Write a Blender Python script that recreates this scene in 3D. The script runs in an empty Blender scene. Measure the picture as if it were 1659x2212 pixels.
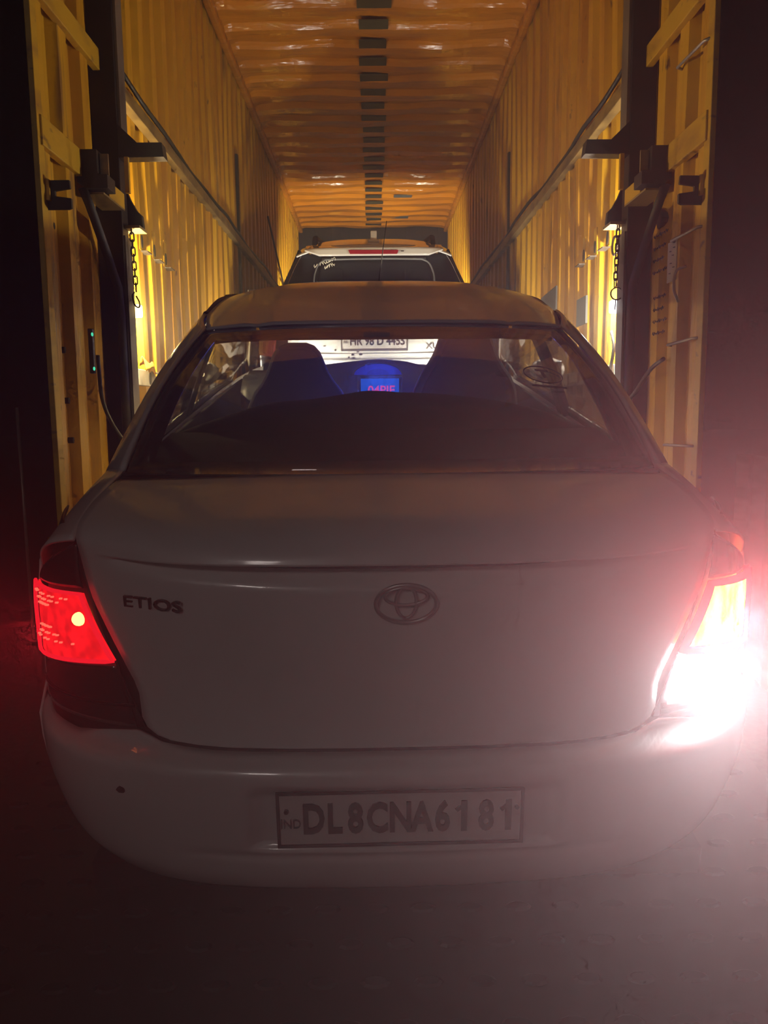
import bpy, bmesh, math, random
import numpy as np
from mathutils import Vector, Matrix

random.seed(7)
rng = np.random.RandomState(11)
PI = math.pi
scene = bpy.context.scene
C = scene.collection

# ------------------------------------------------------------------ camera
CAM = Vector((-0.017, 0.0, 1.6))
yaw, pitch, roll = (math.radians(a) for a in (0.629, 7.355, 0.615))
cf = Vector((math.sin(yaw) * math.cos(pitch), math.cos(yaw) * math.cos(pitch), -math.sin(pitch)))
cr = Vector((math.cos(yaw), -math.sin(yaw), 0))
cu = cr.cross(cf)
cr2 = cr * math.cos(roll) - cu * math.sin(roll)
cu2 = cu * math.cos(roll) + cr * math.sin(roll)
cam_data = bpy.data.cameras.new('camera')
cam_data.sensor_fit = 'HORIZONTAL'
cam_data.sensor_width = 36.0
cam_data.lens = 36.0 * 1670.0 / 1659.0
cam_data.clip_start = 0.02
cam_ob = bpy.data.objects.new('camera', cam_data)
C.objects.link(cam_ob)
cam_ob.matrix_world = Matrix(((cr2.x, cu2.x, -cf.x, CAM.x), (cr2.y, cu2.y, -cf.y, CAM.y),
                              (cr2.z, cu2.z, -cf.z, CAM.z), (0, 0, 0, 1)))
scene.camera = cam_ob

# ------------------------------------------------------------------ world: a dark night, plus added haze imitating lens glare
world = bpy.data.worlds.new('night')
scene.world = world
world.use_nodes = True
wn = world.node_tree.nodes
wl = world.node_tree.links
wn['Background'].inputs['Color'].default_value = (0.55, 0.5, 0.62, 1)
wn['Background'].inputs['Strength'].default_value = 0.006
GLARE_HAZE = 0.03
if GLARE_HAZE > 0:
    vs = wn.new('ShaderNodeVolumeScatter')
    vs.inputs['Color'].default_value = (0.95, 0.95, 0.95, 1)
    vs.inputs['Density'].default_value = GLARE_HAZE
    vs.inputs['Anisotropy'].default_value = 0.65
    wl.new(vs.outputs['Volume'], wn['World Output'].inputs['Volume'])

# ------------------------------------------------------------------ view
vsn = scene.view_settings
vsn.view_transform = 'Standard'
vsn.look = 'None'
vsn.exposure = 0.0
vsn.gamma = 1.0
vsn.use_curve_mapping = False
try:
    scene.cycles.max_bounces = 5
    scene.cycles.diffuse_bounces = 3
    scene.cycles.glossy_bounces = 2
    scene.cycles.transmission_bounces = 2
    scene.cycles.transparent_max_bounces = 16
    scene.cycles.use_adaptive_sampling = True
    scene.cycles.adaptive_threshold = 0.08
    scene.cycles.adaptive_min_samples = 12
    scene.cycles.use_light_tree = False
    scene.cycles.volume_bounces = 0
    scene.cycles.sample_clamp_indirect = 3.0
    scene.cycles.use_denoising = True
except Exception:
    pass


def light(name, kind, loc, energy, color, parent=None, **kw):
    d = bpy.data.lights.new(name, kind)
    d.energy = energy
    d.color = color
    for k, v in kw.items():
        if k not in ('aim',):
            setattr(d, k, v)
    o = bpy.data.objects.new(name, d)
    C.objects.link(o)
    o.location = loc
    if 'aim' in kw:
        o.rotation_euler = Vector(kw['aim']).to_track_quat('-Z', 'Y').to_euler()
    o.parent = parent
    return o


# street lamp of the yard behind the photographer
light('yard_lamp', 'AREA', (-2.2, -6.0, 5.0), 31, (1.0, 0.85, 0.79), aim=(0.3, 1, -0.55), size=0.8)


# ------------------------------------------------------------------ materials
def nodes_of(m):
    return m.node_tree.nodes, m.node_tree.links


def mat(name, col, rough=0.5, metal=0.0, coat=0.0, spec=0.5, noise=None, bump=None, emis=None, estr=0.0):
    """Principled material; noise = (scale xyz, detail, colour2, low, high); bump = (scale xyz, strength)"""
    m = bpy.data.materials.new(name)
    m.use_nodes = True
    n, l = nodes_of(m)
    b = n['Principled BSDF']
    b.inputs['Base Color'].default_value = (*col, 1)
    b.inputs['Roughness'].default_value = rough
    b.inputs['Metallic'].default_value = metal
    b.inputs['Coat Weight'].default_value = coat
    b.inputs['Coat Roughness'].default_value = 0.08
    b.inputs['Specular IOR Level'].default_value = spec
    if emis:
        b.inputs['Emission Color'].default_value = (*emis, 1)
        b.inputs['Emission Strength'].default_value = estr
    tc = None
    last = None
    for spec_n in (noise or []):
        sc, det, c2, lo, hi = spec_n
        tc = tc or n.new('ShaderNodeTexCoord')
        mp = n.new('ShaderNodeMapping')
        mp.inputs['Scale'].default_value = sc
        l.new(tc.outputs['Object'], mp.inputs['Vector'])
        nz = n.new('ShaderNodeTexNoise')
        nz.inputs['Scale'].default_value = 1.0
        nz.inputs['Detail'].default_value = det
        l.new(mp.outputs['Vector'], nz.inputs['Vector'])
        mr = n.new('ShaderNodeMapRange')
        mr.inputs['From Min'].default_value = lo
        mr.inputs['From Max'].default_value = hi
        l.new(nz.outputs['Fac'], mr.inputs['Value'])
        mx = n.new('ShaderNodeMix')
        mx.data_type = 'RGBA'
        l.new(mr.outputs['Result'], mx.inputs['Factor'])
        if last is None:
            mx.inputs['A'].default_value = (*col, 1)
        else:
            l.new(last, mx.inputs['A'])
        mx.inputs['B'].default_value = (*c2, 1)
        last = mx.outputs['Result']
    if last is not None:
        l.new(last, b.inputs['Base Color'])
    if bump:
        tc = tc or n.new('ShaderNodeTexCoord')
        mp = n.new('ShaderNodeMapping')
        mp.inputs['Scale'].default_value = bump[0]
        l.new(tc.outputs['Object'], mp.inputs['Vector'])
        nz = n.new('ShaderNodeTexNoise')
        nz.inputs['Scale'].default_value = 1.0
        nz.inputs['Detail'].default_value = 3.0
        l.new(mp.outputs['Vector'], nz.inputs['Vector'])
        bp = n.new('ShaderNodeBump')
        bp.inputs['Strength'].default_value = 1.0
        bp.inputs['Distance'].default_value = bump[1]
        l.new(nz.outputs['Fac'], bp.inputs['Height'])
        l.new(bp.outputs['Normal'], b.inputs['Normal'])
    return m


def glass_mat(name, tint, rough=0.02, refl=0.06):
    m = bpy.data.materials.new(name)
    m.use_nodes = True
    n, l = nodes_of(m)
    n.remove(n['Principled BSDF'])
    tr = n.new('ShaderNodeBsdfTransparent')
    tr.inputs['Color'].default_value = (*tint, 1)
    gl = n.new('ShaderNodeBsdfGlossy')
    gl.inputs['Color'].default_value = (1, 1, 1, 1)
    gl.inputs['Roughness'].default_value = rough
    lw = n.new('ShaderNodeLayerWeight')
    lw.inputs['Blend'].default_value = 0.5
    pw = n.new('ShaderNodeMath')
    pw.operation = 'POWER'
    pw.inputs[1].default_value = 5.0
    l.new(lw.outputs['Facing'], pw.inputs[0])
    mr = n.new('ShaderNodeMapRange')
    mr.inputs['To Min'].default_value = refl * 0.5
    mr.inputs['To Max'].default_value = 0.9
    l.new(pw.outputs['Value'], mr.inputs['Value'])
    mx = n.new('ShaderNodeMixShader')
    l.new(mr.outputs['Result'], mx.inputs['Fac'])
    l.new(tr.outputs['BSDF'], mx.inputs[1])
    l.new(gl.outputs['BSDF'], mx.inputs[2])
    l.new(mx.outputs['Shader'], n['Material Output'].inputs['Surface'])
    return m


def emit_mat(name, col, strength, vary=None):
    """a lit lamp surface; vary = (scale, low, high) gives the lit facets uneven brightness"""
    m = bpy.data.materials.new(name)
    m.use_nodes = True
    n, l = nodes_of(m)
    n.remove(n['Principled BSDF'])
    em = n.new('ShaderNodeEmission')
    em.inputs['Color'].default_value = (*col, 1)
    em.inputs['Strength'].default_value = strength
    l.new(em.outputs['Emission'], n['Material Output'].inputs['Surface'])
    m.cycles.emission_sampling = 'NONE'
    if vary:
        tc = n.new('ShaderNodeTexCoord')
        mp = n.new('ShaderNodeMapping')
        mp.inputs['Scale'].default_value = vary[0]
        mp.inputs['Rotation'].default_value = (0, 0.35, 0)
        l.new(tc.outputs['Object'], mp.inputs['Vector'])
        vo = n.new('ShaderNodeTexNoise')
        vo.inputs['Scale'].default_value = 1.0
        vo.inputs['Detail'].default_value = 1.0
        l.new(mp.outputs['Vector'], vo.inputs['Vector'])
        mr = n.new('ShaderNodeMapRange')
        mr.inputs['From Min'].default_value = 0.35
        mr.inputs['From Max'].default_value = 0.65
        mr.inputs['To Min'].default_value = vary[1]
        mr.inputs['To Max'].default_value = vary[2]
        l.new(vo.outputs['Fac'], mr.inputs['Value'])
        l.new(mr.outputs['Result'], em.inputs['Strength'])
    return m


M = {}
M['wall'] = mat('yellow_wall_paint', (0.68, 0.37, 0.014), 0.42, noise=[
    ((1.2, 9.0, 0.7), 5, (0.54, 0.24, 0.012), 0.45, 0.68),
    ((2, 16.0, 1.3), 6, (0.30, 0.15, 0.035), 0.60, 0.72),
    ((5, 30.0, 7), 4, (0.16, 0.07, 0.025), 0.69, 0.76)], bump=((3, 20, 3), 0.006))
M['ceil'] = mat('orange_ceiling_paint', (0.64, 0.24, 0.010), 0.2, noise=[
    ((0.9, 1.2, 1), 4, (0.42, 0.155, 0.02), 0.40, 0.70),
    ((2.5, 14.0, 1), 5, (0.62, 0.31, 0.04), 0.60, 0.75)], bump=((2.2, 9, 3), 0.02))
M['patch'] = mat('dark_olive_patch', (0.075, 0.066, 0.035), 0.6, noise=[((3, 3, 3), 3, (0.04, 0.035, 0.025), 0.4, 0.7)])
M['steel'] = mat('dark_painted_steel', (0.016, 0.010, 0.007), 0.6, noise=[((4, 4, 6), 5, (0.034, 0.018, 0.010), 0.45, 0.7)])
M['steel_edge'] = mat('worn_grey_steel', (0.20, 0.18, 0.16), 0.5, metal=0.3, noise=[((6, 6, 3), 4, (0.10, 0.08, 0.07), 0.4, 0.7)])
M['rail'] = mat('yellow_rail_paint', (0.64, 0.37, 0.022), 0.45, noise=[((6, 3, 9), 5, (0.40, 0.20, 0.03), 0.5, 0.72), ((14, 9, 20), 4, (0.2, 0.1, 0.04), 0.64, 0.75)])
M['rail_dirty'] = mat('grimy_rail_paint', (0.30, 0.20, 0.07), 0.5, noise=[((8, 5, 14), 5, (0.13, 0.085, 0.04), 0.45, 0.65)])
M['white_rail'] = mat('pale_rail_paint', (0.62, 0.58, 0.48), 0.5, noise=[((6, 6, 9), 5, (0.45, 0.36, 0.22), 0.5, 0.7)])
M['slot'] = mat('slot_dark', (0.02, 0.012, 0.008), 0.9)
M['chain'] = mat('chain_steel', (0.045, 0.032, 0.026), 0.45, metal=0.5)
M['cable'] = mat('black_cable', (0.012, 0.011, 0.011), 0.45)
M['rod'] = mat('bare_rod', (0.45, 0.40, 0.34), 0.4, metal=0.4)
M['asphalt'] = mat('asphalt', (0.03, 0.028, 0.028), 0.9, noise=[((30, 30, 30), 4, (0.018, 0.017, 0.018), 0.4, 0.6)])
M['ramp'] = mat('ramp_plate', (0.034, 0.027, 0.024), 0.6, noise=[((3, 3, 3), 5, (0.022, 0.017, 0.015), 0.4, 0.7)])
M['stud'] = mat('ramp_stud', (0.016, 0.013, 0.012), 0.65)
M['fence'] = mat('white_sheet', (0.7, 0.66, 0.62), 0.5, noise=[((2, 2, 6), 4, (0.5, 0.45, 0.4), 0.45, 0.7)])
M['white'] = mat('white_car_paint', (0.70, 0.68, 0.67), 0.32, coat=0.6, noise=[((2.2, 2.2, 2.2), 5, (0.60, 0.57, 0.55), 0.5, 0.75)])
M['white2'] = mat('clean_white_paint', (0.82, 0.82, 0.80), 0.25, coat=0.8)
M['black'] = mat('black_plastic', (0.012, 0.012, 0.013), 0.5)
M['gloss'] = mat('black_gloss', (0.003, 0.003, 0.004), 0.4, spec=.1)
M['rubber'] = mat('tyre_rubber', (0.016, 0.016, 0.016), 0.85)
M['alloy'] = mat('wheel_alloy', (0.45, 0.45, 0.46), 0.35, metal=0.8)
M['chrome'] = mat('chrome', (0.55, 0.55, 0.57), 0.15, metal=1.0)
M['cloth'] = mat('seat_cloth', (0.014, 0.013, 0.015), 0.95, spec=0.1)
M['lit_edge'] = mat('seat_edge_lit', (0.16, 0.125, 0.10), 0.9)  # paler tone paints light caught on the seat edge
M['trim'] = mat('cabin_trim', (0.006, 0.005, 0.006), 0.95, spec=0.05)
M['dash'] = mat('dash_plastic', (0.022, 0.022, 0.026), 0.5)
M['plate'] = mat('number_plate_white', (0.62, 0.60, 0.58), 0.5)
M['plate_ink'] = mat('number_plate_ink', (0.03, 0.028, 0.03), 0.6)
M['plate_rim'] = mat('number_plate_rim', (0.10, 0.095, 0.10), 0.5)
M['glass'] = glass_mat('tinted_glass', (0.80, 0.80, 0.79))
M['clear'] = glass_mat('clear_glass', (0.95, 0.96, 0.95))
M['suvglass'] = glass_mat('smoked_glass', (0.42, 0.42, 0.40))
M['frit'] = mat('glass_frit', (0.015, 0.012, 0.014), 0.25)
M['lens_dark'] = mat('dark_red_lens', (0.055, 0.004, 0.006), 0.10, coat=0.6)
M['lens_smoke'] = mat('smoked_lens', (0.025, 0.012, 0.013), 0.12, coat=0.6)
M['lens_rim'] = emit_mat('lit_lens_rim', (1.0, 0.01, 0.025), 0.85)
M['lamp_dim'] = emit_mat('lit_red_lens', (1.0, 0.008, 0.014), 1.0, vary=((30, 30, 30), 0.7, 1.15))
M['lamp_bright'] = emit_mat('bright_brake_lens', (1.0, 0.10, 0.010), 20.0, vary=((26, 26, 10), 8.0, 60.0))
M['facet'] = emit_mat('reflector_facet', (1.0, 0.13, 0.08), 1.3)
M['bulb_red'] = emit_mat('glowing_bulb', (1.0, 0.22, 0.05), 9.0)
M['reverse'] = emit_mat('reverse_lamp_lit', (0.95, 1.0, 1.0), 30.0)
M['clear_lens'] = mat('clear_lens', (0.32, 0.30, 0.32), 0.15, coat=0.6)
M['stop'] = mat('stop_lens', (0.30, 0.006, 0.018), 0.25)
M['screen'] = emit_mat('screen_blue', (0.0, 0.13, 1.0), 0.75)
M['screen_text'] = emit_mat('screen_pink', (1.0, 0.10, 0.55), 0.9)
M['cluster'] = emit_mat('cluster_blue', (0.03, 0.05, 1.0), 0.42)
M['cluster_dim'] = emit_mat('cluster_dim', (0.01, 0.01, 1.0), 0.22)
M['led'] = emit_mat('green_indicator', (0.1, 1.0, 0.55), 0.8)
M['lamp_warm'] = emit_mat('warm_lamp', (1.0, 0.72, 0.22), 14.0)
M['lamp_cool'] = emit_mat('cool_lamp', (0.9, 0.97, 1.0), 14.0)
M['head'] = emit_mat('headlamp', (1.0, 0.93, 0.8), 8.0)
M['paper'] = mat('aged_paper', (0.55, 0.46, 0.30), 0.8)
M['ink'] = mat('marker_ink', (0.05, 0.028, 0.012), 0.8)
M['rag'] = mat('yellow_cloth', (0.75, 0.40, 0.03), 0.8)
M['grey_plate'] = mat('grey_plate', (0.13, 0.13, 0.13), 0.5)
M['mud'] = mat('mud_spot', (0.03, 0.03, 0.035), 0.9)
M['script'] = mat('white_script', (0.8, 0.75, 0.6), 0.7)
M['badge'] = mat('dark_chrome', (0.10, 0.085, 0.085), 0.25, metal=0.8)
M['emblem'] = mat('satin_chrome', (0.42, 0.40, 0.40), 0.35, metal=0.9)
M['sticker'] = mat('faded_sticker', (0.05, 0.04, 0.045), 0.7)


# ------------------------------------------------------------------ geometry helpers
def new_obj(name, me, m=None, parent=None, smooth=False):
    if m is not None and not me.materials:
        me.materials.append(M[m] if isinstance(m, str) else m)
    if smooth:
        for p in me.polygons:
            p.use_smooth = True
    o = bpy.data.objects.new(name, me)
    C.objects.link(o)
    o.parent = parent
    return o


def pydata(name, verts, faces, m, parent=None, smooth=False):
    me = bpy.data.meshes.new(name)
    me.from_pydata([tuple(map(float, v)) for v in verts], [], faces)
    me.update()
    return new_obj(name, me, m, parent, smooth)


def solid(o, t, off=-1.0):
    md = o.modifiers.new('thickness', 'SOLIDIFY')
    md.thickness = t
    md.offset = off
    return o


def bevel(o, w, seg=2):
    md = o.modifiers.new('edge', 'BEVEL')
    md.width = w
    md.segments = seg
    md.limit_method = 'ANGLE'
    return o


def box(name, lo, hi, m, parent=None, bw=0.0):
    x0, y0, z0 = lo
    x1, y1, z1 = hi
    if x0 > x1: x0, x1 = x1, x0
    if y0 > y1: y0, y1 = y1, y0
    if z0 > z1: z0, z1 = z1, z0
    v = [(x0, y0, z0), (x1, y0, z0), (x1, y1, z0), (x0, y1, z0), (x0, y0, z1), (x1, y0, z1), (x1, y1, z1), (x0, y1, z1)]
    f = [(0, 3, 2, 1), (4, 5, 6, 7), (0, 1, 5, 4), (1, 2, 6, 5), (2, 3, 7, 6), (3, 0, 4, 7)]
    o = pydata(name, v, f, m, parent)
    if bw:
        bevel(o, bw)
    return o


def patch(name, fn, nu, nv, m, parent=None, thick=0.0, smooth=True, off=-1.0):
    verts = [fn(i / nu, j / nv) for j in range(nv + 1) for i in range(nu + 1)]
    w = nu + 1
    faces = [(j * w + i, j * w + i + 1, (j + 1) * w + i + 1, (j + 1) * w + i) for j in range(nv) for i in range(nu)]
    o = pydata(name, verts, faces, m, parent, smooth)
    if thick:
        solid(o, thick, off)
    return o


def prism(name, pts, axis, a0, a1, m, parent=None, bw=0.0):
    """polygon pts (2D) extruded along axis 'x', 'y' or 'z' between a0 and a1"""
    def p3(p, a):
        return {'x': (a, p[0], p[1]), 'y': (p[0], a, p[1]), 'z': (p[0], p[1], a)}[axis]
    n = len(pts)
    v = [p3(p, a0) for p in pts] + [p3(p, a1) for p in pts]
    f = [tuple(range(n))[::-1], tuple(range(n, 2 * n))] + [(i, (i + 1) % n, n + (i + 1) % n, n + i) for i in range(n)]
    me = bpy.data.meshes.new(name)
    me.from_pydata(v, [], f)
    bm = bmesh.new()
    bm.from_mesh(me)
    bmesh.ops.recalc_face_normals(bm, faces=bm.faces)
    bm.to_mesh(me)
    bm.free()
    o = new_obj(name, me, m, parent)
    if bw:
        bevel(o, bw)
    return o


def tube_mesh(name, pts, r, seg=8, closed=False):
    pts = [Vector(p) for p in pts]
    n = len(pts)
    verts, faces = [], []
    prev = None
    for i, p in enumerate(pts):
        a = pts[(i - 1) % n] if (closed or i > 0) else p
        b = pts[(i + 1) % n] if (closed or i < n - 1) else p
        t = (b - a).normalized()
        if prev is None:
            ref = Vector((0, 0, 1)) if abs(t.z) < 0.9 else Vector((1, 0, 0))
            u = t.cross(ref).normalized()
        else:
            u = (prev - t * prev.dot(t)).normalized()
        prev = u
        w = t.cross(u)
        rr = r[i] if isinstance(r, (list, tuple)) else r
        for k in range(seg):
            an = 2 * PI * k / seg
            verts.append(p + (u * math.cos(an) + w * math.sin(an)) * rr)
    m_ = n if closed else n - 1
    for i in range(m_):
        for k in range(seg):
            a, b = i * seg + k, i * seg + (k + 1) % seg
            c, d = ((i + 1) % n) * seg + (k + 1) % seg, ((i + 1) % n) * seg + k
            faces.append((a, b, c, d))
    if not closed:
        faces.append(tuple(range(seg))[::-1])
        faces.append(tuple(range((n - 1) * seg, n * seg)))
    me = bpy.data.meshes.new(name)
    me.from_pydata([tuple(v) for v in verts], [], faces)
    me.update()
    return me


def tube(name, pts, r, m, parent=None, seg=8, closed=False):
    return new_obj(name, tube_mesh(name, pts, r, seg, closed), m, parent, True)


def crom(pts, n):
    """Catmull-Rom resample of 3D points"""
    P = [np.array(p, float) for p in pts]
    P = [2 * P[0] - P[1]] + P + [2 * P[-1] - P[-2]]
    out = []
    segs = len(P) - 3
    for i in range(n + 1):
        t = i / n * segs
        k = min(int(t), segs - 1)
        t -= k
        a, b, c, d = P[k:k + 4]
        out.append(0.5 * ((2 * b) + (c - a) * t + (2 * a - 5 * b + 4 * c - d) * t * t + (3 * b - a - 3 * c + d) * t ** 3))
    return out


class Curve:
    """smooth 1-D table y(x), monotone cubic"""
    def __init__(s, pts):
        s.x = np.array([p[0] for p in pts], float)
        s.y = np.array([p[1] for p in pts], float)
        d = np.diff(s.y) / np.diff(s.x)
        m = np.zeros(len(pts))
        m[0], m[-1] = d[0], d[-1]
        for i in range(1, len(pts) - 1):
            m[i] = 0 if d[i - 1] * d[i] <= 0 else 2 * d[i - 1] * d[i] / (d[i - 1] + d[i])
        s.m = m

    def __call__(s, x):
        x = min(max(x, s.x[0]), s.x[-1])
        k = min(int(np.searchsorted(s.x, x, 'right')) - 1, len(s.x) - 2)
        k = max(k, 0)
        h = s.x[k + 1] - s.x[k]
        t = (x - s.x[k]) / h
        return float((2 * t ** 3 - 3 * t * t + 1) * s.y[k] + (t ** 3 - 2 * t * t + t) * h * s.m[k]
                     + (-2 * t ** 3 + 3 * t * t) * s.y[k + 1] + (t ** 3 - t * t) * h * s.m[k + 1])


def empty(name, loc=(0, 0, 0), rot=(0, 0, 0), parent=None):
    o = bpy.data.objects.new(name, None)
    o.empty_display_size = 0.2
    C.objects.link(o)
    o.location = loc
    o.rotation_euler = rot
    o.parent = parent
    return o


def tag(o, label, cat=None, group=None, kind=None):
    o['label'] = label
    if cat: o['category'] = cat
    if group: o['group'] = group
    if kind: o['kind'] = kind
    return o


def text(name, body, size, m, parent, loc, rot=(PI / 2, 0, 0), xs=1.0, ext=0.0015, bold=0.0, align='CENTER'):
    cu_ = bpy.data.curves.new(name, 'FONT')
    cu_.body = body
    cu_.size = size
    cu_.extrude = ext
    cu_.offset = bold
    cu_.align_x = align
    cu_.align_y = 'CENTER'
    cu_.resolution_u = 3
    tmp = bpy.data.objects.new(name, cu_)
    C.objects.link(tmp)
    bpy.context.view_layer.update()
    me = bpy.data.meshes.new_from_object(tmp.evaluated_get(bpy.context.evaluated_depsgraph_get()))
    bpy.data.objects.remove(tmp)
    bpy.data.curves.remove(cu_)
    me.name = name
    me.materials.clear()
    for v in me.vertices:
        v.co.x *= xs
    o = new_obj(name, me, m, parent)
    o.location = loc
    o.rotation_euler = rot
    return o


def ellipse(cx, cz, a, b, n=32):
    return [(cx + a * math.cos(2 * PI * i / n), cz + b * math.sin(2 * PI * i / n)) for i in range(n)]


def lerp(a, b, t):
    return a + (b - a) * t


# ================================================================== THE PLACE
SLOPE = math.radians(9.5)
TS = math.tan(SLOPE)
def ramp_z(y):
    return 0.3185 + (y - 1.542) * TS

YE, YB = 2.996, 13.6      # container from rear edge to bulkhead
XW = 1.25                 # half width inside
ZT = 1.6 + 3.089          # ceiling

ground = pydata('floor', [(-40, -30, 0), (40, -30, 0), (40, 60, 0), (-40, 60, 0)], [(0, 1, 2, 3)], 'asphalt')
tag(ground, 'dark asphalt yard around the truck', 'ground', kind='structure')

# --- ramp floor: sloping plates with oval studs
ramp = empty('floor_ramp', (0, 0, 0))
tag(ramp, 'sloping steel loading ramp under both cars', 'ramp', kind='structure')
ya, yb = -0.38, YB
pydata('ramp_deck', [(-1.2, ya, ramp_z(ya)), (1.2, ya, ramp_z(ya)), (1.2, yb, ramp_z(yb)), (-1.2, yb, ramp_z(yb)),
                     (-1.2, ya, ramp_z(ya) - .05), (1.2, ya, ramp_z(ya) - .05), (1.2, yb, ramp_z(yb) - .05), (-1.2, yb, ramp_z(yb) - .05)],
       [(0, 1, 2, 3), (4, 7, 6, 5), (0, 4, 5, 1), (1, 5, 6, 2), (2, 6, 7, 3), (3, 7, 4, 0)], 'ramp', ramp)
sv, sf = [], []
for j in range(34):
    y = -0.3 + j * 0.105
    for i in range(19):
        x = -1.08 + i * 0.12 + (0.06 if j % 2 else 0) - 0.03
        b0 = len(sv)
        for k in range(10):
            a = 2 * PI * k / 10
            sv.append((x + .034 * math.cos(a), y + .017 * math.sin(a), ramp_z(y + .017 * math.sin(a)) + .0005))
        for k in range(10):
            a = 2 * PI * k / 10
            sv.append((x + .026 * math.cos(a), y + .011 * math.sin(a), ramp_z(y + .011 * math.sin(a)) + .005))
        for k in range(10):
            sf.append((b0 + k, b0 + (k + 1) % 10, b0 + 10 + (k + 1) % 10, b0 + 10 + k))
        sf.append(tuple(range(b0 + 10, b0 + 20)))
tag(pydata('tread_stud', sv, sf, 'stud', ramp), 'oval raised studs of the ramp plate', kind='stuff')

# --- corrugated side walls
def corrugated(name, sx, y0, y1, z0, z1, pitch, depth):
    prof = []
    y = y0
    while y < y1:
        for dy, d in ((0, 0), (0.38, 0), (0.50, 1), (0.88, 1)):
            yy = y + dy * pitch
            if yy <= y1:
                prof.append((yy, d * depth))
        y += pitch
    zs = np.linspace(z0, z1, 13)
    verts, faces = [], []
    for z in zs:
        for k, (yy, d) in enumerate(prof):
            wob = 0.006 * math.sin(yy * 2.1 + z * 1.7 + sx) + 0.004 * math.sin(yy * 5.3 - z * 2.9)
            verts.append((sx * (XW + d + wob * (0.4 + 0.6 * (yy > 4))), yy, z))
    w = len(prof)
    for j in range(len(zs) - 1):
        for i in range(w - 1):
            q = (j * w + i, j * w + i + 1, (j + 1) * w + i + 1, (j + 1) * w + i)
            faces.append(q if sx < 0 else q[::-1])
    o = pydata(name, verts, faces, 'wall')
    solid(o, 0.003)
    return o

walls = {}
for sx, nm in ((-1, 'wall_left'), (1, 'wall_right')):
    w = corrugated(nm, sx, YE + 0.045, YB, 1.08, ZT + 0.02, 0.235, 0.038)
    tag(w, 'yellow corrugated container wall on the %s' % ('left' if sx < 0 else 'right'), 'wall', kind='structure')
    walls[sx] = w

# --- corrugated ceiling with a dark patch in each trough
prof = []
pitch = 0.333
y = 4.2
k = 0
ny = []
while y < YB:
    for dy, d in ((0, 0), (0.10, 0.6), (0.14, 1), (0.46, 1), (0.54, 0.5), (0.60, 0)):
        yy = y + dy * pitch
        if yy <= YB:
            prof.append((yy, d * 0.042))
    y += pitch
xs_ = np.concatenate([np.linspace(-1.25, -1.1, 6), np.linspace(-1.0, 1.0, 21), np.linspace(1.1, 1.25, 6)])
cv, cfaces = [], []
for yy, d in prof:
    for x in xs_:
        e = max(0, (abs(x) - 1.12) / 0.13)
        z = ZT + d * (1 - e ** 2) - 0.035 * e ** 2 + 0.008 * math.sin(x * 4.1 + yy * 1.3) + 0.006 * math.sin(x * 9 + yy * 7.0)
        cv.append((x, yy, z))
wx = len(xs_)
for j in range(len(prof) - 1):
    for i in range(wx - 1):
        cfaces.append((j * wx + i, (j + 1) * wx + i, (j + 1) * wx + i + 1, j * wx + i + 1))
ceil_o = pydata('ceiling', cv, cfaces, 'ceil', smooth=False)
solid(ceil_o, 0.003, 1.0)
tag(ceil_o, 'glossy orange corrugated roof of the container with a row of dark patches', 'ceiling', kind='structure')
y = 4.2
idx = 0
while y < YB - 0.3:
    yc0, yc1 = y + 0.14 * pitch + .005, y + 0.60 * pitch
    hw = 0.125 + rng.uniform(-.01, .01)
    xo = 0.012 + rng.uniform(-.008, .008)
    m_ = 'patch'
    box('patch', (xo - hw, yc0, ZT - .004), (xo + hw, yc1, ZT + .004), m_, ceil_o)
    y += pitch
# two torn grey flaps near the far end
box('torn_patch', (0.30, 11.55, ZT - .012), (0.56, 11.68, ZT - .004), 'grey_plate', ceil_o)
box('torn_patch', (0.30, 12.75, ZT - .012), (0.56, 12.9, ZT - .004), 'grey_plate', ceil_o)
# side cornice
for sx in (-1, 1):
    cb = box('cornice', (sx * 1.19, 4.2, ZT - .07), (sx * 1.255, YB, ZT + .01), 'ceil', ceil_o, 0.02)
# rear header above the doors is out of the frame; bulkhead
wb = box('wall_back', (-1.29, YB, 1.0), (1.29, YB + .05, ZT + .05), 'steel')
tag(wb, 'dark steel bulkhead closing the far end of the container', 'wall', kind='structure')
for i in range(9):
    x = -1.1 + i * 0.275
    box('bulkhead_rib', (x, YB - .03, 1.0), (x + .12, YB, ZT), 'steel', wb)

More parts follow.
